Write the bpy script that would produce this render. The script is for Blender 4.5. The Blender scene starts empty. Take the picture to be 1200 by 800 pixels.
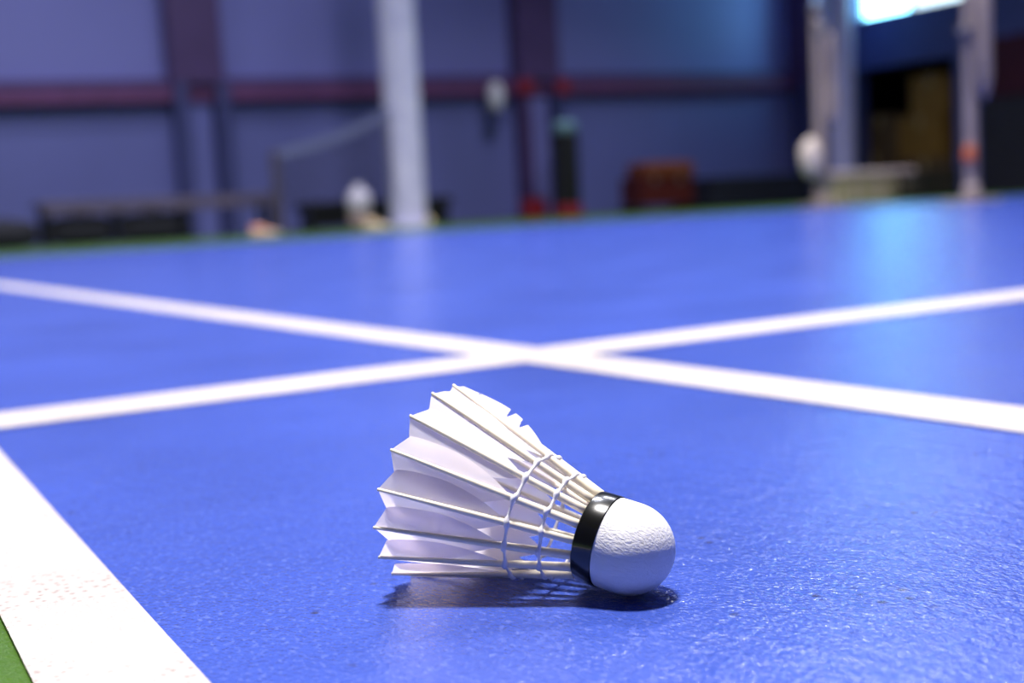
import bpy, bmesh, math, random
from mathutils import Vector, Matrix
random.seed(7)
PI = math.pi
rad = math.radians
scene = bpy.context.scene
COL = scene.collection

# ------------------------------------------------------------------ camera
F_PX, CAM_H = 1480.0, 0.109
ROLL = math.atan(0.0533)
PITCH = math.atan((400 - 246.5) * math.cos(ROLL) / F_PX)
YAW = rad(31)
fwd = Vector((math.sin(YAW) * math.cos(PITCH), math.cos(YAW) * math.cos(PITCH), -math.sin(PITCH)))
right0 = Vector((math.cos(YAW), -math.sin(YAW), 0))
up0 = right0.cross(fwd)
right = right0 * math.cos(ROLL) - up0 * math.sin(ROLL)
up = right0 * math.sin(ROLL) + up0 * math.cos(ROLL)
cam_data = bpy.data.cameras.new('camera')
cam = bpy.data.objects.new('camera', cam_data)
COL.objects.link(cam)
rot = Matrix((right, up, -fwd)).transposed()
cam.matrix_world = Matrix.Translation((0, 0, CAM_H)) @ rot.to_4x4()
cam_data.sensor_width = 36
cam_data.lens = F_PX / 1200 * 36
cam_data.clip_start = 0.01
cam_data.clip_end = 100
cam_data.dof.use_dof = True
cam_data.dof.focus_distance = 0.352
cam_data.dof.aperture_fstop = 8.2
cam_data.dof.aperture_blades = 0
scene.camera = cam

# ------------------------------------------------------------------ world, lamps, exposure
scene.view_settings.view_transform = 'Standard'
scene.view_settings.look = 'None'
scene.view_settings.exposure = 0.0
scene.view_settings.gamma = 1
scene.view_settings.use_curve_mapping = False
world = bpy.data.worlds.new('world')
scene.world = world
world.use_nodes = True
world.node_tree.nodes['Background'].inputs[0].default_value = (0.6, 0.75, 1.0, 1)
world.node_tree.nodes['Background'].inputs[1].default_value = 0.6


def area_lamp(loc, size, power, color, target=None, spread=180):
    d = bpy.data.lights.new('hall_or_wash_lamp', 'AREA')
    d.shape = 'RECTANGLE'
    d.size, d.size_y = size
    d.energy = power
    d.color = color
    d.spread = rad(spread)
    o = bpy.data.objects.new('hall_or_wash_lamp', d)
    COL.objects.link(o)
    o.location = loc
    t = Vector(target) if target else Vector((loc[0], loc[1], 0))
    v = t - Vector(loc)
    if v.length > 0:
        o.rotation_euler = v.to_track_quat('-Z', 'Y').to_euler()
    return o


LAMP = (1.0, 0.955, 0.93)
# the lamp over this corner of the court (its pool of light takes in the shuttlecock)
area_lamp((0.55, 1.0, 6.0), (0.8, 0.45), 340, LAMP, spread=110)
# the other lamps of the hall, in rows over the courts
COOL = (0.84, 0.87, 1.0)
for x, y, e, sp in ((2.7, 4.4, 290, 120), (5.6, 5.6, 210, 158), (2.0, 8.8, 215, 115), (9.6, 3.2, 240, 108), (8.4, 8.6, 140, 108)):
    area_lamp((x, y, 6.0), (1.2, 0.35), e, COOL, spread=sp)
# added wash lights, no fixtures known, to brighten the back wall's left half
for x, e in ((1.6, 29), (4.8, 20), (8.0, 6)):
    area_lamp((x, 11.2, 5.6), (1.2, 0.2), e, COOL, (x, 13.3, 2.2), 120)


# ------------------------------------------------------------------ materials
MATS = {}


def mat(name, color, rough=0.5, metallic=0.0, spec=0.5, coat=0.0, bump=None, emission=None, estr=0.0, variation=None):
    if name in MATS:
        return MATS[name]
    m = bpy.data.materials.new(name)
    m.use_nodes = True
    nt = m.node_tree
    b = nt.nodes['Principled BSDF']
    b.inputs['Base Color'].default_value = (*color, 1)
    b.inputs['Roughness'].default_value = rough
    b.inputs['Metallic'].default_value = metallic
    b.inputs['Specular IOR Level'].default_value = spec
    b.inputs['Coat Weight'].default_value = coat
    b.inputs['Coat Roughness'].default_value = 0.08
    tc = nt.nodes.new('ShaderNodeTexCoord')
    if emission:
        b.inputs['Emission Color'].default_value = (*emission, 1)
        b.inputs['Emission Strength'].default_value = estr
    # every surface gets a little procedural variation of its own colour
    sc_, amt = variation or (6.0, 0.12)
    n = nt.nodes.new('ShaderNodeTexNoise')
    n.inputs['Scale'].default_value = sc_
    n.inputs['Detail'].default_value = 5
    nt.links.new(tc.outputs['Object'], n.inputs['Vector'])
    r = nt.nodes.new('ShaderNodeValToRGB')
    r.color_ramp.elements[0].position = 0.3
    r.color_ramp.elements[1].position = 0.7
    r.color_ramp.elements[0].color = (*[c * (1 - amt) for c in color], 1)
    r.color_ramp.elements[1].color = (*[min(1, c * (1 + amt)) for c in color], 1)
    nt.links.new(n.outputs['Fac'], r.inputs['Fac'])
    nt.links.new(r.outputs['Color'], b.inputs['Base Color'])
    if bump:
        bs, bst, bd = bump
        n2 = nt.nodes.new('ShaderNodeTexNoise')
        n2.inputs['Scale'].default_value = bs
        n2.inputs['Detail'].default_value = 4
        nt.links.new(tc.outputs['Object'], n2.inputs['Vector'])
        bp = nt.nodes.new('ShaderNodeBump')
        bp.inputs['Strength'].default_value = bst
        bp.inputs['Distance'].default_value = bd
        nt.links.new(n2.outputs['Fac'], bp.inputs['Height'])
        nt.links.new(bp.outputs['Normal'], b.inputs['Normal'])
    MATS[name] = m
    return m


def court_material(name, base, scuff, scuff_amt, rough, line=False):
    """Rolled vinyl court mat: fine embossed grain, faint long scuffs, small specks of dirt."""
    m = bpy.data.materials.new(name)
    m.use_nodes = True
    nt = m.node_tree
    N, L = nt.nodes, nt.links
    b = N['Principled BSDF']
    tc = N.new('ShaderNodeTexCoord')

    def noise(scale, detail=4, rough_=0.55, stretch=(1, 1, 1), rotz=0.0, distortion=0.0):
        mp = N.new('ShaderNodeMapping')
        mp.inputs['Scale'].default_value = stretch
        mp.inputs['Rotation'].default_value = (0, 0, rotz)
        L.new(tc.outputs['Object'], mp.inputs['Vector'])
        n = N.new('ShaderNodeTexNoise')
        n.inputs['Scale'].default_value = scale
        n.inputs['Detail'].default_value = detail
        n.inputs['Roughness'].default_value = rough_
        n.inputs['Distortion'].default_value = distortion
        L.new(mp.outputs['Vector'], n.inputs['Vector'])
        return n.outputs['Fac']

    def ramp(fac, p0, p1, c0=(0, 0, 0), c1=(1, 1, 1)):
        r = N.new('ShaderNodeValToRGB')
        r.color_ramp.elements[0].position = p0
        r.color_ramp.elements[1].position = p1
        r.color_ramp.elements[0].color = (*c0, 1)
        r.color_ramp.elements[1].color = (*c1, 1)
        L.new(fac, r.inputs['Fac'])
        return r.outputs['Color']

    def mix(fac, a, c):
        x = N.new('ShaderNodeMix')
        x.data_type = 'RGBA'
        if isinstance(fac, float):
            x.inputs['Factor'].default_value = fac
        else:
            L.new(fac, x.inputs['Factor'])
        for s, v in (('A', a), ('B', c)):
            i = [k for k in x.inputs if k.name == s and k.type == 'RGBA'][0]
            if isinstance(v, tuple):
                i.default_value = (*v, 1)
            else:
                L.new(v, i)
        return [k for k in x.outputs if k.type == 'RGBA'][0]

    def mul(a, k):
        q = N.new('ShaderNodeMath')
        q.operation = 'MULTIPLY'
        L.new(a, q.inputs[0])
        q.inputs[1].default_value = k
        return q.outputs[0]

    broad = noise(5.0, 5)
    fine = noise(420.0, 3)
    col = mix(ramp(broad, 0.32, 0.7), tuple(c * (0.93 if line else 0.80) for c in base), tuple(min(1, c * 1.12) for c in base))
    col = mix(mul(ramp(fine, 0.42, 0.72), 0.16 if line else 0.42), col, tuple(c * 0.66 for c in base))
    fleck = noise(560.0, 3, 0.6, (1.0, 0.6, 1.0), rad(-30))
    col = mix(mul(ramp(fleck, 0.55, 0.70), 0.1 if line else 0.42), col, scuff)
    s1 = noise(16.0, 6, 0.62, (1.0, 7.0, 1.0), rad(-38))
    s2 = noise(12.0, 6, 0.62, (1.0, 8.0, 1.0), rad(24), 0.4)
    col = mix(mul(ramp(s1, 0.60, 0.78), scuff_amt), col, scuff)
    col = mix(mul(ramp(s2, 0.62, 0.80), scuff_amt * 0.8), col, scuff)
    v = N.new('ShaderNodeTexVoronoi')
    v.voronoi_dimensions = '2D'
    v.inputs['Scale'].default_value = 230.0 if line else 90.0
    L.new(tc.outputs['Object'], v.inputs['Vector'])
    gate = ramp(noise(22.0, 3), 0.42 if line else 0.60, 0.60 if line else 0.66)
    dots = ramp(v.outputs['Distance'], 0.06, 0.24 if line else 0.16, (1, 1, 1), (0, 0, 0))
    mm = N.new('ShaderNodeMath')
    mm.operation = 'MULTIPLY'
    L.new(gate, mm.inputs[0])
    L.new(dots, mm.inputs[1])
    col = mix(mul(mm.outputs[0], 0.75), col, (0.16, 0.09, 0.07) if line else (0.03, 0.03, 0.06))
    L.new(col, b.inputs['Base Color'])
    L.new(ramp(noise(9.0, 4), 0.3, 0.75, (rough * 0.88,) * 3, (rough * 1.12,) * 3), b.inputs['Roughness'])
    b.inputs['Specular IOR Level'].default_value = 0.42
    grain = noise(900.0, 2, 0.5, (1.0, 0.55, 1.0), rad(30))
    lumps = noise(150.0, 3, 0.5, (1.0, 0.5, 1.0), rad(-25))
    add = N.new('ShaderNodeMath')
    add.operation = 'MULTIPLY_ADD'
    L.new(lumps, add.inputs[0])
    add.inputs[1].default_value = 1.6
    L.new(grain, add.inputs[2])
    bp = N.new('ShaderNodeBump')
    bp.inputs['Strength'].default_value = 0.6
    bp.inputs['Distance'].default_value = 0.0008
    L.new(add.outputs[0], bp.inputs['Height'])
    L.new(bp.outputs['Normal'], b.inputs['Normal'])
    return m


def vane_material():
    m = bpy.data.materials.new('feather_vane')
    m.use_nodes = True
    nt = m.node_tree
    N, L = nt.nodes, nt.links
    out = N['Material Output']
    b = N['Principled BSDF']
    b.inputs['Base Color'].default_value = (0.92, 0.88, 0.90, 1)
    b.inputs['Roughness'].default_value = 0.55
    b.inputs['Specular IOR Level'].default_value = 0.25
    tr = N.new('ShaderNodeBsdfTranslucent')
    tr.inputs['Color'].default_value = (0.97, 0.88, 0.91, 1)
    mx = N.new('ShaderNodeMixShader')
    mx.inputs['Fac'].default_value = 0.42
    L.new(b.outputs[0], mx.inputs[1])
    L.new(tr.outputs[0], mx.inputs[2])
    L.new(mx.outputs[0], out.inputs['Surface'])
    uv = N.new('ShaderNodeUVMap')
    w = N.new('ShaderNodeTexWave')
    w.bands_direction = 'X'
    w.inputs['Scale'].default_value = 60
    w.inputs['Distortion'].default_value = 1.5
    L.new(uv.outputs[0], w.inputs['Vector'])
    bp = N.new('ShaderNodeBump')
    bp.inputs['Strength'].default_value = 0.12
    bp.inputs['Distance'].default_value = 0.0002
    L.new(w.outputs['Fac'], bp.inputs['Height'])
    L.new(bp.outputs['Normal'], b.inputs['Normal'])
    L.new(bp.outputs['Normal'], tr.inputs['Normal'])
    return m


def cork_material():
    m = bpy.data.materials.new('white_kid_leather')
    m.use_nodes = True
    nt = m.node_tree
    N, L = nt.nodes, nt.links
    b = N['Principled BSDF']
    b.inputs['Base Color'].default_value = (0.80, 0.79, 0.80, 1)
    b.inputs['Roughness'].default_value = 0.55
    b.inputs['Specular IOR Level'].default_value = 0.3
    b.inputs['Subsurface Weight'].default_value = 0.08
    b.inputs['Subsurface Radius'].default_value = (0.002, 0.002, 0.002)
    tc = N.new('ShaderNodeTexCoord')
    mp = N.new('ShaderNodeMapping')
    mp.inputs['Scale'].default_value = (0.55, 1.25, 1.25)
    L.new(tc.outputs['Object'], mp.inputs['Vector'])
    n = N.new('ShaderNodeTexNoise')
    n.inputs['Scale'].default_value = 1100
    n.inputs['Detail'].default_value = 3
    n.inputs['Distortion'].default_value = 0.6
    L.new(mp.outputs['Vector'], n.inputs['Vector'])
    bp = N.new('ShaderNodeBump')
    bp.inputs['Strength'].default_value = 0.55
    bp.inputs['Distance'].default_value = 0.0006
    L.new(n.outputs['Fac'], bp.inputs['Height'])
    L.new(bp.outputs['Normal'], b.inputs['Normal'])
    return m


M_BLUE = court_material('blue_court_mat', (0.047, 0.088, 0.42), (0.19, 0.24, 0.60), 0.16, 0.205)
M_LINE = court_material('white_line_paint', (0.46, 0.42, 0.405), (0.41, 0.30, 0.25), 0.35, 0.40, line=True)
M_GREEN = court_material('green_surround', (0.055, 0.125, 0.012), (0.11, 0.20, 0.04), 0.3, 0.3)
M_WALL = mat('blue_grey_wall_paint', (0.20, 0.20, 0.52), 0.6, variation=(0.5, 0.06))
M_WALL_LOW = mat('lower_wall_paint', (0.145, 0.155, 0.42), 0.6, variation=(0.7, 0.08))
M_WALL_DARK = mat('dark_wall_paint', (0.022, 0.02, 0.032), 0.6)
M_WALL_DIM = mat('shaded_wall_paint', (0.07, 0.085, 0.25), 0.6)  # wall colour darkened: weak light on the right wall put into the paint
M_CEIL = mat('ceiling_panels', (0.14, 0.14, 0.2), 0.8)
M_PLUM = mat('plum_steel', (0.085, 0.045, 0.145), 0.45)
M_RAILRED = mat('red_rail_paint', (0.16, 0.05, 0.15), 0.45)
M_RED = mat('red_paint', (0.30, 0.015, 0.03), 0.45)
M_DKBLUE = mat('dark_flange_paint', (0.055, 0.06, 0.19), 0.5)
M_COLWHITE = mat('white_column_paint', (0.76, 0.72, 1.0), 0.4)
M_BLACK = mat('black_fabric', (0.010, 0.009, 0.016), 0.75, bump=(180, 0.3, 0.004))
M_BLACKPL = mat('black_plastic', (0.014, 0.013, 0.014), 0.4)
M_WOOD = mat('grey_brown_wood', (0.13, 0.10, 0.15), 0.5, variation=(14, 0.25))
M_POSTDARK = mat('brown_steel', (0.085, 0.07, 0.11), 0.45)
M_POST = mat('pale_post_paint', (0.40, 0.31, 0.27), 0.35, 0.1)
M_POSTMET = mat('post_fittings', (0.34, 0.30, 0.30), 0.35, 0.6)
M_CREAM = mat('cream_canvas', (0.72, 0.58, 0.46), 0.6, bump=(60, 0.3, 0.01))
M_NETCORD = mat('dark_net_cord', (0.05, 0.045, 0.085), 0.8)
M_TAPE = mat('grey_net_tape', (0.17, 0.18, 0.33), 0.7)
M_ORANGE = mat('orange_mesh', (0.85, 0.36, 0.20), 0.6)
M_TAN = mat('tan_suede', (0.72, 0.50, 0.27), 0.6)
M_YELLOW = mat('yellow_cream_mesh', (0.80, 0.62, 0.30), 0.6)
M_SOLE = mat('white_rubber', (0.75, 0.72, 0.72), 0.5)
M_WHITEPL = mat('white_plastic', (0.80, 0.75, 0.82), 0.4)
M_LILAC = mat('white_canvas', (0.66, 0.60, 0.70), 0.7)
M_TEAL = mat('pale_teal_plastic', (0.17, 0.30, 0.36), 0.4)
M_CHEST = mat('dark_red_paint', (0.10, 0.012, 0.010), 0.5)
M_CHESTLID = mat('orange_brown_paint', (0.22, 0.055, 0.018), 0.5)
M_OLIVE = mat('cream_olive_board', (0.52, 0.42, 0.28), 0.5)
M_PINKTOP = mat('pale_pink_board', (0.62, 0.48, 0.46), 0.5)
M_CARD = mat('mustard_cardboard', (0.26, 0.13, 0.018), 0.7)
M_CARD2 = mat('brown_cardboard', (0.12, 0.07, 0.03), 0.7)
M_CARDTAPE = mat('packing_tape', (0.46, 0.32, 0.14), 0.4)
M_SPOT = mat('orange_plastic', (0.75, 0.16, 0.03), 0.45)
M_PANE = mat('daylit_pane', (0.6, 0.8, 1.0), 0.2, emission=(0.24, 0.74, 1.0), estr=12.5, variation=(0.4, 0.02))
M_PANE2 = mat('dimmed_pane', (0.6, 0.8, 1.0), 0.5, emission=(0.72, 0.93, 1.0), estr=2.6, variation=(0.4, 0.02))  # same window glow, set weaker to keep its floor reflection narrow
M_ALU = mat('aluminium_frame', (0.4, 0.42, 0.46), 0.4, 0.6)
M_VANE = vane_material()
M_QUILL = mat('cream_quill', (0.86, 0.78, 0.62), 0.4, spec=0.4, variation=(90, 0.06))
M_THREAD = mat('glued_white_thread', (0.80, 0.78, 0.82), 0.35, variation=(400, 0.06))
M_CORK = cork_material()
M_BAND = mat('glossy_black_tape', (0.006, 0.006, 0.005), 0.22, coat=0.6, variation=(80, 0.2))


# ------------------------------------------------------------------ mesh helpers
class MB:
    """Collects shapes and links them as ONE mesh object."""

    def __init__(self):
        self.bm = bmesh.new()
        self.uv = None

    def box(self, c, s, rz=0.0, bevel=0.0, rot=None):
        r = bmesh.ops.create_cube(self.bm, size=1)
        vs = r['verts']
        bmesh.ops.scale(self.bm, vec=s, verts=vs)
        if bevel:
            es = list({e for v in vs for e in v.link_edges})
            q = bmesh.ops.bevel(self.bm, geom=es, offset=bevel, segments=2, affect='EDGES', profile=0.5)
            vs = list({v for f in q['faces'] for v in f.verts} | {v for v in vs if v.is_valid})
        mtx = Matrix.Rotation(rz, 3, 'Z') if rot is None else rot
        bmesh.ops.rotate(self.bm, verts=vs, cent=(0, 0, 0), matrix=mtx)
        bmesh.ops.translate(self.bm, vec=c, verts=vs)
        return self

    def lathe(self, prof, seg=32, axis='Z', origin=(0, 0, 0), cap=True):
        """prof: list of (along, radius)."""
        rings = []
        o = Vector(origin)
        for a, r in prof:
            ring = []
            for k in range(seg):
                t = 2 * PI * k / seg
                if axis == 'Z':
                    p = Vector((r * math.cos(t), r * math.sin(t), a))
                elif axis == 'X':
                    p = Vector((a, r * math.cos(t), r * math.sin(t)))
                else:
                    p = Vector((r * math.cos(t), a, r * math.sin(t)))
                ring.append(self.bm.verts.new(p + o))
            rings.append(ring)
        for i in range(len(rings) - 1):
            for k in range(seg):
                self.bm.faces.new((rings[i][k], rings[i][(k + 1) % seg], rings[i + 1][(k + 1) % seg], rings[i + 1][k]))
        if cap:
            self.bm.faces.new(rings[0][::-1])
            self.bm.faces.new(rings[-1])
        return self

    def tube(self, pts, radii, seg=10, closed=False, cap=True):
        pts = [Vector(p) for p in pts]
        n = len(pts)
        if not hasattr(radii, '__len__'):
            radii = [radii] * n
        rings = []
        ref = Vector((0.13, 0.31, 0.94)).normalized()
        prev = None
        for i in range(n):
            if closed:
                t = (pts[(i + 1) % n] - pts[i - 1]).normalized()
            else:
                t = (pts[min(i + 1, n - 1)] - pts[max(i - 1, 0)]).normalized()
            if prev is None:
                u = t.cross(ref)
                if u.length < 1e-3:
                    u = t.cross(Vector((1, 0, 0)))
            else:
                u = prev - t * prev.dot(t)
            u.normalize()
            prev = u
            w = t.cross(u)
            rings.append([self.bm.verts.new(pts[i] + (u * math.cos(2 * PI * k / seg) + w * math.sin(2 * PI * k / seg)) * radii[i])
                          for k in range(seg)])
        m = n if closed else n - 1
        for i in range(m):
            a, b = rings[i], rings[(i + 1) % n]
            off = 0
            if closed and i == n - 1:
                d = [(sum((a[k].co - b[(k + s) % seg].co).length for k in range(seg)), s) for s in range(seg)]
                off = min(d)[1]
            for k in range(seg):
                self.bm.faces.new((a[k], a[(k + 1) % seg], b[(k + 1 + off) % seg], b[(k + off) % seg]))
        if cap and not closed:
            self.bm.faces.new(rings[0][::-1])
            self.bm.faces.new(rings[-1])
        return self

    def loft(self, sections, cap=True):
        rings = [[self.bm.verts.new(p) for p in s] for s in sections]
        n = len(rings[0])
        for i in range(len(rings) - 1):
            for k in range(n):
                self.bm.faces.new((rings[i][k], rings[i][(k + 1) % n], rings[i + 1][(k + 1) % n], rings[i + 1][k]))
        if cap:
            self.bm.faces.new(rings[0][::-1])
            self.bm.faces.new(rings[-1])
        return self

    def quad(self, pts):
        self.bm.faces.new([self.bm.verts.new(p) for p in pts])
        return self

    def build(self, name, material, parent=None, smooth=False, subsurf=0):
        bmesh.ops.recalc_face_normals(self.bm, faces=self.bm.faces)
        me = bpy.data.meshes.new(name)
        self.bm.to_mesh(me)
        self.bm.free()
        me.materials.append(material)
        if smooth:
            for p in me.polygons:
                p.use_smooth = True
        o = bpy.data.objects.new(name, me)
        COL.objects.link(o)
        if parent:
            o.parent = parent
        if subsurf:
            md = o.modifiers.new('smooth', 'SUBSURF')
            md.levels = md.render_levels = subsurf
        return o


def tag(o, label=None, cat=None, group=None, kind=None):
    if label:
        o['label'] = label
    if cat:
        o['category'] = cat
    if group:
        o['group'] = group
    if kind:
        o['kind'] = kind
    return o


def thing(name, label, cat, loc, rz=0.0, group=None):
    o = bpy.data.objects.new(name, None)
    o.empty_display_size = 0.1
    COL.objects.link(o)
    o.location = loc
    o.rotation_euler = (0, 0, rz)
    return tag(o, label, cat, group)


def struct(o):
    o['kind'] = 'structure'
    return o


# ------------------------------------------------------------------ the hall (walls run along X and Y like the court)
X0, X1, Y0, Y1, H = -6.5, 13.2, -6.5, 13.3, 6.6
T = 0.2
struct(MB().box(((X0 + X1) / 2 + 1.5, (Y0 + Y1) / 2, -0.1003), (X1 - X0 + 3.4, Y1 - Y0 + 0.4, 0.2)).build('floor', M_GREEN))
struct(MB().box(((X0 + X1) / 2 + 1.5, (Y0 + Y1) / 2, H + 0.1), (X1 - X0 + 3.4, Y1 - Y0 + 0.4, 0.2)).build('ceiling', M_CEIL))
struct(MB().box(((X0 + X1) / 2, Y1 + T / 2, H / 2), (X1 - X0 + 2 * T, T, H)).build('wall_back', M_WALL))
struct(MB().box((X0 - T / 2, (Y0 + Y1) / 2, H / 2), (T, Y1 - Y0, H)).build('wall_left', M_WALL))
struct(MB().box(((X0 + X1) / 2, Y0 - T / 2, H / 2), (X1 - X0 + 2 * T, T, H)).build('wall_front', M_WALL))
# right wall with a store-room opening (y 10.85..12.5, z 0..1.75) and a window above it (y 10.75..12.46, z 2.42..3.6)
wr = MB()


def wall_piece(b, ya, yb, za, zb):
    b.box((X1 + T / 2, (ya + yb) / 2, (za + zb) / 2), (T, yb - ya, zb - za))


OA, OB, OZ = 10.85, 12.48, 1.75
WA, WB, WZ0, WZ1 = 10.72, 12.47, 2.42, 3.5
wall_piece(wr, Y0, OA, 0, WZ0)
wall_piece(wr, OB, Y1, 0, WZ0)
wall_piece(wr, OA, OB, OZ, WZ0)
wall_piece(wr, Y0, WA, WZ0, WZ1)
wall_piece(wr, WB, Y1, WZ0, WZ1)
wall_piece(wr, Y0, Y1, WZ1, H)
struct(wr.build('wall_right', M_WALL_DIM))
al = MB()
al.box((X1 + 2.3, (OA + OB) / 2, 1.3), (0.1, OB - OA + 1.7, 2.6))
al.box((X1 + 1.25, OA - 0.8, 1.3), (2.1, 0.1, 2.6))
al.box((X1 + 1.25, OB + 0.8, 1.3), (2.1, 0.1, 2.6))
al.box((X1 + 1.25, (OA + OB) / 2, 2.33), (2.1, OB - OA + 1.7, 0.1))
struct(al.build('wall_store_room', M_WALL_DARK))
wf = MB()
yc, zc = (WA + WB) / 2, (WZ0 + WZ1) / 2
for z in (WZ0 + 0.015, WZ1 - 0.015):
    wf.box((X1 + 0.14, yc, z), (0.10, WB - WA, 0.03))
YM = 11.62
for y in (WA + 0.015, YM, WB - 0.015):
    wf.box((X1 + 0.14, y, zc), (0.10, 0.03, WZ1 - WZ0))
win = struct(wf.build('window_1', M_ALU))
for ya, yb, m in ((YM + 0.015, WB - 0.03, M_PANE), (WA + 0.03, YM - 0.015, M_PANE2)):
    MB().box((X1 + 0.17, (ya + yb) / 2, zc), (0.012, yb - ya, WZ1 - WZ0 - 0.06)).build('window_pane', m, win)

# blue court mat and its painted lines
crt = MB()
crt.loft([[(0.009, -7.3 + 0.9, z), (10.05, -6.4, z), (10.05, 7.2, z), (0.060 + 7.2 * 0.0100, 7.2, z)] for z in (-0.0016, 0.0)])
struct(crt.build('floor_court', M_BLUE))


def line(pts, z=0.0004):
    b = MB()
    top = [b.bm.verts.new((x, y, z + 0.0005)) for x, y in pts]
    bot = [b.bm.verts.new((x, y, z - 0.0003)) for x, y in pts]
    b.bm.faces.new(top)
    b.bm.faces.new(bot[::-1])
    for i in range(4):
        j = (i + 1) % 4
        b.bm.faces.new((top[i], bot[i], bot[j], top[j]))
    return struct(b.build('floor_line', M_LINE))


line([(0.470, -6.0), (0.5245, -6.0), (0.5245, 7.1), (0.470, 7.1)])                       # inner side line
line([(0.10, 0.765), (0.470, 0.765), (0.470, 0.835), (0.10, 0.835)])                     # cross line, short end
line([(0.5245, 0.765), (7.2, 0.765), (7.2, 0.835), (0.5245, 0.835)])                     # cross line, long end
line([(0.0360, 0.0), (0.0725, 0.0), (0.1045, 0.735), (0.0685, 0.735)])                   # outer side line, skewed as laid
line([(0.0685, 0.735), (0.1045, 0.735), (0.1585, 7.1), (0.1205, 7.1)])

# back wall: lower panel, sloping rail, pillars
struct(MB().box(((X0 + X1) / 2, Y1 - 0.008, 0.72), (X1 - X0, 0.016, 1.44)).build('wall_back_panel', M_WALL_LOW))
tilt = Matrix.Rotation(-math.atan(0.0195), 3, 'Y')
b = MB().box((3.35, Y1 - 0.07, 1.588), (19.6, 0.14, 0.10), rot=tilt)
struct(b.build('trim_1', M_PLUM))
b = MB().box((3.35, Y1 - 0.075, 1.473), (19.6, 0.15, 0.13), rot=tilt)
struct(b.build('trim_2', M_RAILRED))


def pillar(xa, xb, ztop, foot, caps, web=M_WALL_LOW, depth=0.22):
    o = struct(MB().box(((xa + xb) / 2, Y1 - depth / 2, (ztop + H) / 2), (xb - xa, depth, H - ztop)).build('pillar', M_PLUM))
    w = 0.13
    MB().box(((xa + xb) / 2, Y1 - 0.05, ztop / 2), (xb - xa - 2 * w, 0.1, ztop)).build('web', web, o)
    for x, m in ((xa + w / 2 + 0.02, foot), (xb - w / 2 + 0.05, M_DKBLUE)):
        MB().box((x, Y1 - depth / 2, ztop / 2), (w, depth, ztop), bevel=0.006).build('flange', m, o)
    if caps:
        for x in (xa + 0.08, xb + 0.02):
            MB().box((x, Y1 - 0.13, ztop - 0.08), (0.17, 0.26, 0.18), bevel=0.01).build('bracket', M_RED, o)
    return o


pillar(3.95, 4.50, 1.60, M_DKBLUE, False)
pillar(8.16, 8.75, 1.66, M_PLUM, True, M_WALL)
pillar(12.72, 13.12, 1.72, M_DKBLUE, False, depth=0.5)  # extra depth added to shade the back wall from the window
# right wall: dark lower boarding and red band
struct(MB().box((X1 - 0.02, (Y0 + OA) / 2 - 0.2, 0.58), (0.04, OA - Y0 - 0.4, 1.16)).build('wall_right_boarding', M_WALL_DARK))
struct(MB().box((X1 - 0.03, (Y0 + OA) / 2 - 0.2, 1.52), (0.06, OA - Y0 - 0.4, 0.70)).build('trim_3', mat('dark_red_band', (0.05, 0.006, 0.016), 0.5)))

# free standing white columns
def column(x, y, r, shade):
    p = [(0, r * 1.35), (0.02, r * 1.35), (0.025, r), (H - 0.03, r), (H - 0.02, r * 1.35), (H, r * 1.35)]
    return struct(MB().lathe(p, 36, origin=(x, y, 0)).build('column', shade, smooth=False))


column(6.02, 12.0, 0.195, M_COLWHITE)
column(12.40, 12.0, 0.17, mat('lilac_column_paint', (0.60, 0.56, 1.0), 0.45))


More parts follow.
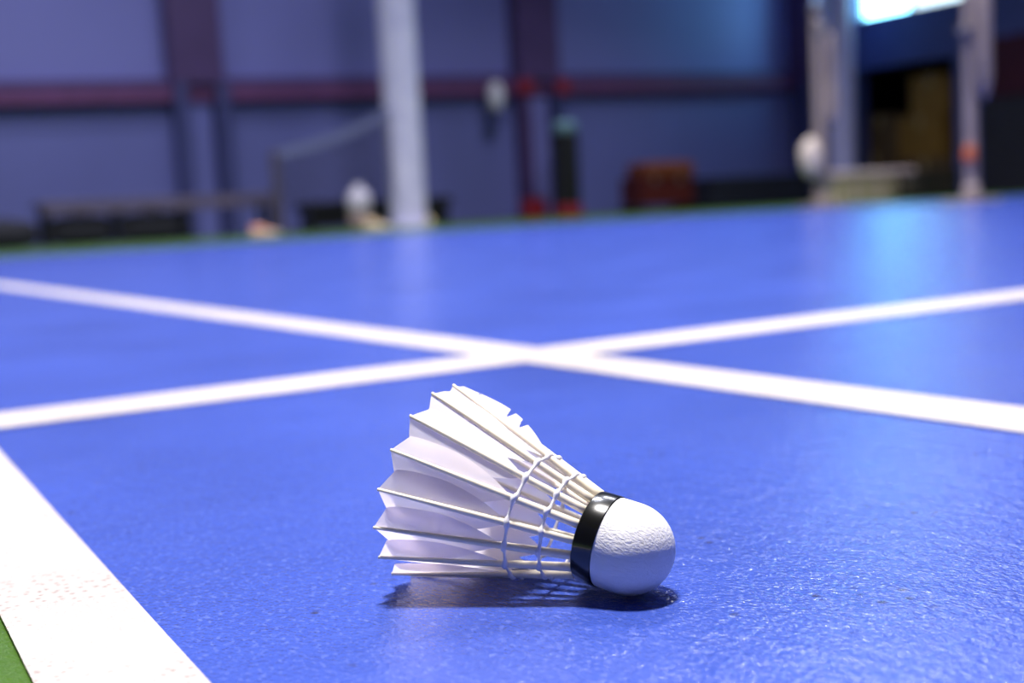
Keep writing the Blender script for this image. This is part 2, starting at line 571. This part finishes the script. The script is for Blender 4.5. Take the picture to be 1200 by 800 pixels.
# ------------------------------------------------------------------ the shuttlecock
def make_shuttlecock():
    PHI, TILT = rad(29), rad(13.6)
    Fh = Vector((math.sin(YAW), math.cos(YAW), 0))
    a = (right0 * math.cos(PHI) - Fh * math.sin(PHI)) * math.cos(TILT) + Vector((0, 0, -math.sin(TILT)))
    e1 = (Vector((0, 0, 1)) - a * a.z).normalized()
    e2 = a.cross(e1)
    root = thing('shuttlecock', 'white feather shuttlecock with black banded cork lying on the blue court', 'shuttlecock', (0, 0, 0))
    root.matrix_world = Matrix.Translation((0.2032, 0.2808, 0.0134)) @ Matrix((a, e1, e2)).transposed().to_4x4()
    mm = 0.001
    # cork: dome, short cylinder, flat top where the quills go in
    R = 13.0 * mm
    prof = [(-11.6 * mm, 0.4 * mm), (-11.6 * mm, 12.2 * mm), (-11.0 * mm, 12.75 * mm), (-5.6 * mm, 12.95 * mm), (-2.5 * mm, 13.0 * mm)]
    for k in range(0, 25):
        t = k / 24 * PI / 2
        prof.append((R * math.sin(t) * 1.0, max(R * math.cos(t), 0.02 * mm)))
    MB().lathe(prof, 72, axis='X').build('cork_base', M_CORK, root, smooth=True)
    bp = [(-11.9 * mm, 12.5 * mm), (-11.7 * mm, 13.02 * mm), (-11.4 * mm, 13.12 * mm), (-8.7 * mm, 13.2 * mm), (-5.9 * mm, 13.24 * mm),
          (-5.65 * mm, 13.2 * mm), (-5.6 * mm, 12.8 * mm)]
    MB().lathe(bp, 72, axis='X', cap=False).build('tape_band', M_BAND, root, smooth=True)

    XB, RB, XT, RT = -11.0 * mm, 11.3 * mm, -66.0 * mm, 30.0 * mm
    OFF = 14.5

    def axis_pt(s):
        return XB + (XT - XB) * s, RB + (RT - RB) * s

    def quill_r(s):
        return (1.30 - 0.84 * s ** 1.1) * mm

    for i in range(16):
        th = rad(OFF + 22.5 * i)
        er = Vector((0, math.cos(th), math.sin(th)))
        et = Vector((0, math.sin(th), -math.cos(th)))          # towards the neighbour that this vane overlaps
        rnd = random.Random(40 + i)
        # ---- vane: grid along the quill (rows) and across it (columns)
        S0 = 0.365 + rnd.uniform(-0.015, 0.015)
        rows = 150
        wu, wd = 6.9 + rnd.uniform(-0.3, 0.4), 7.6 + rnd.uniform(-0.3, 0.3)
        cu, cd = -0.22 + rnd.uniform(-0.04, 0.04), -0.44 + rnd.uniform(-0.05, 0.05)
        cu = {14: 0.15, 15: 0.62, 0: 0.05, 8: -0.13}.get(i, cu)
        cd = {7: -0.2}.get(i, cd)
        ragged = i in (14, 15, 0)
        notch_u = {15: [(0.650, 0.016, 0.75, 1), (0.560, 0.018, 0.8, 1), (0.865, 0.008, 0.5, 0)],
                   14: [(0.62, 0.012, 0.4, 1)], 0: [(0.955, 0.006, 0.25, 0)]}.get(i, [])
        me = bmesh.new()
        uvl = me.loops.layers.uv.new('UVMap')
        cols = [-1, -0.8, -0.6, -0.4, -0.2, 0, 0.2, 0.4, 0.6, 0.8, 1]
        grid = []
        for r in range(rows + 1):
            q = r / rows
            s = S0 + (1.0 - S0) * q
            # vane outline: grows quickly from the quill, widest three quarters out, barely narrowing to the tip
            wsh = math.sin(min(1, q / 0.66) * PI / 2) ** 0.82 * (1 - 0.10 * max(0, (q - 0.74) / 0.26) ** 2)
            row = []
            for c in cols:
                w = abs(c) * (wu if c > 0 else wd) * wsh
                if c > 0:
                    for (n0, nw, nd, saw) in notch_u:
                        dn = s - n0 - 0.022 * c                   # saw: steep on the tip side, slanting towards the cork
                        k_ = 1 - dn / (nw * 0.35) if dn > 0 else 1 + dn / (nw * (1.9 if saw else 0.6))
                        if k_ > 0:
                            w *= 1 - nd * k_ * c ** 2
                if i == 15 and c > 0:
                    w *= 1 - 0.40 * q ** 2.2
                recede = (0.46 * w if c > 0 else 0.40 * w) * q ** 6
                if ragged and q > 0.9:
                    recede += 0.35 * abs(c) * math.sin(c * 9 + i)
                x, rr = axis_pt(s)
                x += recede * mm
                rr -= recede * mm * 0.33
                fold = (cu if c > 0 else cd) * w * ((1.05 - 0.75 * q ** 2) if i == 15 and c > 0 else (0.55 + 0.45 * q)) - 0.012 * w * w * (1 if c < 0 else 0.3)
                p = Vector((x, 0, 0)) + er * (rr - 0.25 * mm + fold * mm) + et * ((w if c > 0 else -w) * mm)
                row.append((me.verts.new(p), q, c))
            grid.append(row)
        for r in range(rows):
            for k in range(len(cols) - 1):
                qd = [grid[r][k], grid[r][k + 1], grid[r + 1][k + 1], grid[r + 1][k]]
                f = me.faces.new([v[0] for v in qd])
                f.smooth = True
                for lp, v in zip(f.loops, qd):
                    lp[uvl].uv = (v[1] - 0.22 * abs(v[2]), v[2])
        bmesh.ops.remove_doubles(me, verts=me.verts, dist=1e-7)
        mesh = bpy.data.meshes.new('feather')
        me.to_mesh(mesh)
        me.free()
        mesh.materials.append(M_VANE)
        fo = bpy.data.objects.new('feather', mesh)
        COL.objects.link(fo)
        fo.parent = root
        # ---- quill
        pts, rs = [], []
        for k in range(15):
            s = k / 14
            x, rr = axis_pt(s)
            pts.append(Vector((x, 0, 0)) + er * rr)
            rs.append(quill_r(s))
        MB().tube(pts, rs, 10).build('quill', M_QUILL, fo, smooth=True)
    # ---- the two rings of glued thread, one loop knotted round every quill
    for s, lab in ((0.345, 'ring of white thread nearer the feathers'), (0.175, 'ring of white thread nearer the cork')):
        x, rr = axis_pt(s)
        pts, rs = [], []
        for i in range(16):
            for k in range(8):
                u = k / 8
                th = rad(OFF + 22.5 * (i + u))
                near = math.cos(2 * PI * u) * 0.5 + 0.5
                r_ = (rr + quill_r(s) * 0.55) * (1 if near > 0.6 else 1 - 0.012) - (0 if near > 0.6 else 0.25 * mm)
                pts.append(Vector((x + 0.25 * mm * math.sin(i * 2.3), r_ * math.cos(th), r_ * math.sin(th))))
                rs.append((0.46 + 0.60 * near ** 2.5) * mm)
        t = MB().tube(pts, rs, 8, closed=True).build('binding_thread', M_THREAD, root, smooth=True)
        t['label'] = lab
    return root


make_shuttlecock()

# ------------------------------------------------------------------ along the back wall
bench = thing('bench', 'long grey-brown wooden bench by the back wall left of the net', 'bench', (2.35, 12.30, 0))
for k in range(3):
    MB().box((1.12, -0.13 + 0.13 * k, 0.385), (2.26, 0.115, 0.05), bevel=0.006).build('seat_plank', M_WOOD, bench)
MB().box((1.12, -0.17, 0.33), (2.2, 0.025, 0.07), bevel=0.004).build('apron', M_WOOD, bench)
for x in (0.06, 0.72, 1.36, 2.20):
    for y in (-0.14, 0.14):
        MB().box((x, y, 0.18), (0.055, 0.05, 0.36), bevel=0.005).build('leg', M_BLACKPL, bench)


def duffel(name, label, loc, L, W, Hh, rz=0.0, handle=True):
    o = thing(name, label, 'bag', loc, rz, 'black bags by the back wall')
    secs = []
    n = 20
    for k in range(13):
        u = -1 + 2 * k / 12
        taper = (1 - abs(u) ** 5 * 0.35)
        sag = 1 - 0.06 * math.cos(u * 5)
        ring = []
        for j in range(n):
            t = 2 * PI * j / n
            cy = abs(math.cos(t)) ** 0.6 * (1 if math.cos(t) > 0 else -1)
            cz = abs(math.sin(t)) ** 0.6 * (1 if math.sin(t) > 0 else -1)
            ring.append((u * L / 2, cy * W / 2 * taper, Hh / 2 + cz * Hh / 2 * taper * (sag if cz > 0 else 1 / max(taper, .1) * taper)))
        secs.append(ring)
    zmin = min(p[2] for s in secs for p in s)
    secs = [[(p[0], p[1], p[2] - zmin) for p in s] for s in secs]
    MB().loft(secs).build('body', M_BLACK, o, smooth=True)
    MB().box((0, 0, Hh * 1.0), (L * 0.8, 0.012, 0.008)).build('zipper', M_POSTMET, o)
    if handle:
        for s in (-1, 1):
            pts = [(-L * 0.18, s * W * 0.44, Hh * 0.6), (-L * 0.15, s * W * 0.36, Hh * 0.98), (-L * 0.06, s * W * 0.2, Hh * 1.08),
                   (L * 0.06, s * W * 0.2, Hh * 1.08), (L * 0.15, s * W * 0.36, Hh * 0.98), (L * 0.18, s * W * 0.44, Hh * 0.6)]
            MB().tube(pts, 0.009, 6).build('handle', M_BLACKPL, o, smooth=True)
    return o


duffel('duffel_bag', 'black duffel bag at the left end of the wooden bench', (2.02, 12.15, 0), 0.56, 0.30, 0.25)
duffel('duffel_bag', 'black duffel bag under the left part of the wooden bench', (2.73, 12.28, 0), 0.58, 0.22, 0.27)
duffel('duffel_bag', 'black duffel bag under the middle of the wooden bench', (3.39, 12.28, 0), 0.60, 0.22, 0.27)

# low black bench behind the white column
bb = thing('low_bench', 'low black padded bench passing behind the white column', 'bench', (6.0, 12.75, 0))
MB().box((0, 0, 0.26), (1.76, 0.34, 0.10), bevel=0.02).build('seat', M_BLACK, bb)
MB().box((0, 0, 0.12), (1.66, 0.28, 0.18), bevel=0.005).build('base_panel', M_BLACKPL, bb)
for x in (-0.8, 0.8):
    MB().box((x, 0, 0.105), (0.05, 0.32, 0.21), bevel=0.004).build('leg', M_BLACKPL, bb)

# slack practice net from its post to the white column
net_a, net_b = Vector((4.49, 11.614)), Vector((5.83, 11.93))
post = thing('net_post', 'short dark brown post holding the left end of the slack net', 'post', (4.43, 11.60, 0))
MB().lathe([(0.0, 0.13), (0.02, 0.13), (0.035, 0.05), (0.05, 0.05)], 24).build('foot_plate', M_POSTDARK, post)
MB().lathe([(0.05, 0.05), (0.78, 0.045), (0.80, 0.03)], 20).build('pole', M_POSTDARK, post, smooth=False)
nt_ = thing('badminton_net', 'dark slack net with grey top tape tied between the short post and the white column', 'net', (0, 0, 0))
ZA0, ZA1, ZB0, ZB1 = 0.27, 0.77, 0.33, 1.18


def net_pt(u, v):
    p = net_a.lerp(net_b, u)
    z0, z1 = ZA0 + (ZB0 - ZA0) * u, ZA1 + (ZB1 - ZA1) * u - 0.05 * math.sin(PI * u)
    return Vector((p.x, p.y, z0 + (z1 - z0) * v))


mb = MB()
for k in range(57):
    u = k / 56
    mb.tube([net_pt(u, v / 6) for v in range(7)], 0.0022, 4)
for k in range(25):
    v = k / 24
    mb.tube([net_pt(u / 10, v) for u in range(11)], 0.0022, 4)
mb.build('netting', M_NETCORD, nt_)
mb = MB()
secs = []
for k in range(13):
    p = net_pt(k / 12, 1)
    secs.append([p + Vector((0.004, -0.01, 0.04)), p + Vector((0.004, -0.01, -0.045)), p + Vector((-0.004, 0.01, -0.045)), p + Vector((-0.004, 0.01, 0.04))])
mb.loft(secs).build('top_tape', M_TAPE, nt_)

# white sagging bag, shoes
o = thing('drawstring_bag', 'white drawstring bag on the floor just left of the white column', 'bag', (5.235, 11.50, 0))
o.scale = (0.82, 0.82, 0.86)
prof = [(0.0, 0.10), (0.02, 0.125), (0.10, 0.135), (0.20, 0.125)]
MB().lathe(prof, 28).build('base', mat('tan_canvas', (0.34, 0.24, 0.22), 0.7), o, smooth=True)
prof = [(0.20, 0.126), (0.30, 0.142), (0.38, 0.138), (0.44, 0.105), (0.475, 0.05), (0.49, 0.035), (0.515, 0.055), (0.52, 0.05)]
MB().lathe(prof, 28).build('body', M_LILAC, o, smooth=True)
MB().tube([(0.05 * math.cos(t * PI / 6), 0.05 * math.sin(t * PI / 6), 0.488) for t in range(12)], 0.006, 6, closed=True).build('cord', M_SOLE, o, smooth=True)


def shoe(label, loc, rz, m, cat='shoe', group=None):
    o = thing('sports_shoe', label, cat, loc, rz, group)

    def outline(u, grow=0.0):
        w = 0.034 + 0.016 * math.sin(min(1, u * 1.25) * PI * 0.85) - (0.02 * max(0, (u - 0.8) / 0.2) ** 2) - 0.012 * max(0, (0.12 - u) / 0.12) ** 2
        return w + grow
    secs = []
    for k in range(15):
        u = k / 14
        w = outline(u, 0.003)
        x = u * 0.28
        lift = 0.010 * max(0, (u - 0.75) / 0.25) ** 2
        secs.append([(x, w, lift), (x, -w, lift), (x, -w, 0.026 + lift), (x, w, 0.026 + lift)])
    MB().loft(secs).build('sole', M_SOLE, o)
    secs = []
    for k in range(15):
        u = k / 14
        w = outline(u)
        h = 0.098 if u < 0.32 else 0.098 - 0.062 * min(1, (u - 0.32) / 0.5) ** 0.8
        if u > 0.86:
            h -= 0.018 * ((u - 0.86) / 0.14) ** 2
        x = 0.004 + u * 0.272
        ring = []
        for j in range(12):
            t = PI * j / 11
            ring.append((x, w * math.cos(t) * (1 - 0.25 * math.sin(t)), 0.022 + (h - 0.022) * math.sin(t) ** 0.8))
        secs.append(ring)
    MB().loft(secs).build('upper', m, o, smooth=True)
    lc = MB()
    for k in range(4):
        x = 0.11 + 0.022 * k
        z = 0.092 - 0.0105 * k
        lc.tube([(x, -0.022, z - 0.006), (x + 0.006, 0, z + 0.003), (x, 0.022, z - 0.006)], 0.003, 5)
    lc.build('laces', M_SOLE, o)
    return o


shoe('orange sports shoe on the floor beside the short net post', (4.10, 11.50, 0), rad(-12), M_ORANGE)
shoe('tan sports shoe in front of the white drawstring bag', (5.16, 11.24, 0), rad(-40), M_TAN)
shoe('yellow sports shoe at the right foot of the white column', (6.03, 11.55, 0), rad(60), M_YELLOW)

# small white unit on the rail of the back wall
o = thing('wall_unit', 'small white rounded unit fixed to the red rail on the back wall', 'wall fixture', (7.82, Y1 - 0.15, 1.47))
secs = []
for k in range(9):
    u = -1 + 2 * k / 8
    r = 0.10 * (1 - abs(u) ** 3.0 * 0.55)
    secs.append([(r * math.cos(2 * PI * j / 20), -0.06 + 0.075 * math.sin(2 * PI * j / 20) * (1 - abs(u) ** 3 * 0.4), u * 0.165) for j in range(20)])
MB().loft(secs).build('body', M_WHITEPL, o, smooth=True)
MB().box((0, 0.02, -0.02), (0.12, 0.05, 0.34)).build('mounting_plate', M_POSTMET, o)
MB().box((0, -0.04, -0.27), (0.17, 0.08, 0.14), bevel=0.02).build('tray', M_DKBLUE, o)

# tall black bin by the middle pillar
o = thing('tall_bin', 'tall black cylinder bin with pale teal lid beside the middle pillar', 'bin', (8.35, 12.45, 0))
MB().lathe([(0.0, 0.165), (0.13, 0.165), (0.14, 0.155)], 32).build('foot_ring', M_RED, o, smooth=False)
MB().lathe([(0.14, 0.15), (0.96, 0.155), (0.97, 0.15)], 32).build('body', M_BLACKPL, o, smooth=False)
MB().lathe([(0.97, 0.145), (1.06, 0.145), (1.10, 0.13), (1.125, 0.075), (1.13, 0.01)], 32).build('lid', M_TEAL, o, smooth=True)
o = thing('red_box', 'small red box on the floor at the foot of the middle pillar', 'box', (8.16, 12.92, 0))
MB().box((0, 0, 0.105), (0.27, 0.20, 0.21), bevel=0.012).build('body', M_RED, o)
MB().box((0, 0, 0.225), (0.285, 0.215, 0.03), bevel=0.008).build('lid', M_RED, o)

# red chest and low dark mats towards the right end of the back wall
o = thing('storage_chest', 'dark red wooden chest with orange-brown lid against the back wall', 'chest', (9.76, 12.55, 0))
MB().box((0, 0, 0.25), (0.82, 0.42, 0.34), bevel=0.01).build('body', M_CHEST, o)
MB().box((0.05, -0.01, 0.505), (0.74, 0.46, 0.20), bevel=0.05).build('lid', M_CHESTLID, o)
for x in (-0.4, 0.4):
    MB().box((x, 0, 0.035), (0.08, 0.40, 0.07)).build('foot', M_BLACKPL, o)
for x in (-0.2, 0.2):
    MB().box((x, -0.218, 0.40), (0.06, 0.016, 0.10), bevel=0.003).build('latch', M_POSTMET, o)
for k in range(3):
    lab = ['lowest of three dark mats stacked right of the red chest', 'middle one of three dark mats stacked right of the red chest',
           'topmost of three dark mats stacked right of the red chest'][k]
    g = tag(MB().box((11.33 + 0.03 * k, 12.7, 0.0655 + 0.131 * k), (1.80 - 0.04 * k, 0.6, 0.13), bevel=0.02).build('gym_mat', mat('dark_vinyl', (0.016, 0.017, 0.032), 0.6)),
            lab, 'mat', 'dark mats stacked by the back wall')

# ------------------------------------------------------------------ the two pale net posts on the right and what stands between them
def court_post(label, loc, r, h):
    o = thing('badminton_post', label, 'post', loc, 0, 'pale badminton posts')
    MB().box((0, 0, 0.012), (0.34, 0.20, 0.024), bevel=0.006).build('foot_plate', M_POST, o)
    MB().lathe([(0.024, r * 1.5), (0.10, r * 1.4), (0.12, r), (h - 0.02, r * 0.95), (h, r * 0.6)], 24).build('pole', M_POST, o, smooth=False)
    MB().lathe([(h - 0.03, r * 1.25), (h + 0.03, r * 1.25), (h + 0.05, r * 0.5)], 20).build('top_cap', M_POSTMET, o, smooth=False)
    return o


p1 = court_post('pale badminton post with a net wound round it, in front of the lilac column', (7.50, 7.50, 0), 0.045, 1.58)
MB().lathe([(-0.05, 0.045), (-0.03, 0.06), (0.03, 0.06), (0.05, 0.045)], 20, origin=(0.02, -0.03, 1.40)).build('pulley_collar', M_POSTMET, p1)
MB().lathe([(-0.03, 0.05), (0.03, 0.05)], 20, axis='Y', origin=(0, -0.06, 0.22)).build('cleat', M_POSTMET, p1)
p2 = court_post('pale badminton post with a net hanging at its top, right of the dark doorway', (6.84, 5.50, 0), 0.038, 1.55)
MB().lathe([(-0.035, 0.03), (0.035, 0.03)], 18, axis='X', origin=(-0.075, -0.02, 1.10)).build('pulley_wheel', M_POSTMET, p2)
MB().box((-0.05, -0.03, 0.315), (0.06, 0.05, 0.09), bevel=0.01).build('strap_buckle', M_SPOT, p2)


def net_roll(name, label, loc, prof, m, twist=3.0, seg=22):
    mb = MB()
    secs = []
    for k, (z, r) in enumerate(prof):
        ring = []
        for j in range(seg):
            t = 2 * PI * j / seg
            rr = r * (1 + 0.10 * math.sin(3 * t + twist * z * 9) + 0.05 * math.sin(7 * t - z * 23))
            ring.append((rr * math.cos(t), rr * 0.8 * math.sin(t), z))
        secs.append(ring)
    mb.loft(secs)
    o = mb.build(name, m, None, smooth=True)
    o.location = loc
    return tag(o, label, 'rolled net')


net_roll('rolled_net', 'narrow pale rolled net wound along the post in front of the lilac column', (7.568, 7.425, 0),
         [(0.64, 0.012), (0.66, 0.035), (0.74, 0.052), (0.86, 0.050), (0.97, 0.040), (1.10, 0.032), (1.25, 0.036), (1.36, 0.03), (1.38, 0.012)], M_POST)
net_roll('rolled_net', 'cream bunched net end hanging low on the left side of a pale post', (7.36, 7.46, 0),
         [(0.24, 0.015), (0.26, 0.05), (0.32, 0.085), (0.40, 0.10), (0.47, 0.09), (0.53, 0.055), (0.56, 0.02)], M_CREAM)
net_roll('rolled_net', 'pale net roll tapering downward beside the post right of the doorway', (6.915, 5.445, 0),
         [(0.66, 0.008), (0.70, 0.03), (0.80, 0.045), (1.0, 0.052), (1.2, 0.056), (1.4, 0.056), (1.47, 0.03), (1.48, 0.01)], M_POST)

o = thing('low_box_bench', 'low cream box bench on the floor between the two pale posts', 'bench', (10.10, 9.45, 0))
MB().box((0, 0, 0.13), (1.02, 0.34, 0.26), bevel=0.008).build('body', M_OLIVE, o)
MB().box((0, 0, 0.295), (1.08, 0.40, 0.07), bevel=0.015).build('top', M_PINKTOP, o)
for x in (-0.34, 0, 0.34):
    MB().box((x, -0.176, 0.13), (0.02, 0.014, 0.25)).build('batten', M_PINKTOP, o)
o = thing('black_crate', 'black crate to the right of the low cream bench', 'crate', (10.50, 8.98, 0))
MB().box((0, 0, 0.02), (0.56, 0.32, 0.03)).build('base', M_BLACKPL, o)
for k in range(3):
    for y in (-0.15, 0.15):
        MB().box((0, y, 0.08 + 0.085 * k), (0.56, 0.02, 0.06), bevel=0.003).build('side_slat', M_BLACKPL, o)
    for x in (-0.27, 0.27):
        MB().box((x, 0, 0.08 + 0.085 * k), (0.02, 0.30, 0.06), bevel=0.003).build('end_slat', M_BLACKPL, o)
for x in (-0.255, 0.255):
    for y in (-0.135, 0.135):
        MB().box((x, y, 0.145), (0.03, 0.03, 0.27)).build('corner_post', M_BLACKPL, o)
secs = []
for (y, z) in ((-0.172, 0.03), (-0.172, 0.15), (-0.168, 0.272), (-0.15, 0.288), (0.0, 0.288), (0.12, 0.288), (0.145, 0.287)):
    secs.append([(x, y - 0.006 * math.sin(x * 40), z + 0.002 * math.sin(x * 30)) for x in (-0.10, -0.06, -0.02, 0.02, 0.06, 0.10)] +
                [(x, y - 0.006 * math.sin(x * 40) + (0.008 if z < 0.28 else 0), z - (0.008 if z > 0.27 else 0)) for x in (0.10, 0.06, 0.02, -0.02, -0.06, -0.10)])
tag(MB().loft(secs).build('towel', mat('pale_pink_towel', (0.70, 0.52, 0.48), 0.8), None), 'pale pink towel draped over the black crate', 'towel')

# cardboard boxes in the dark store room
def carton(label, c, s, rz, m):
    o = thing('cardboard_box', label, 'box', (c[0], c[1], c[2]), rz, 'cardboard boxes in the store room')
    MB().box((0, 0, s[2] / 2), s, bevel=0.006).build('body', m, o)
    MB().box((0, 0, s[2] + 0.001), (s[0] * 1.002, 0.06, 0.003)).build('tape_strip', M_CARDTAPE, o)
    MB().box((-s[0] / 2 - 0.001, 0, s[2] * 0.86), (0.003, 0.06, s[2] * 0.28)).build('tape_end', M_CARDTAPE, o)
    return o


XC = 13.72
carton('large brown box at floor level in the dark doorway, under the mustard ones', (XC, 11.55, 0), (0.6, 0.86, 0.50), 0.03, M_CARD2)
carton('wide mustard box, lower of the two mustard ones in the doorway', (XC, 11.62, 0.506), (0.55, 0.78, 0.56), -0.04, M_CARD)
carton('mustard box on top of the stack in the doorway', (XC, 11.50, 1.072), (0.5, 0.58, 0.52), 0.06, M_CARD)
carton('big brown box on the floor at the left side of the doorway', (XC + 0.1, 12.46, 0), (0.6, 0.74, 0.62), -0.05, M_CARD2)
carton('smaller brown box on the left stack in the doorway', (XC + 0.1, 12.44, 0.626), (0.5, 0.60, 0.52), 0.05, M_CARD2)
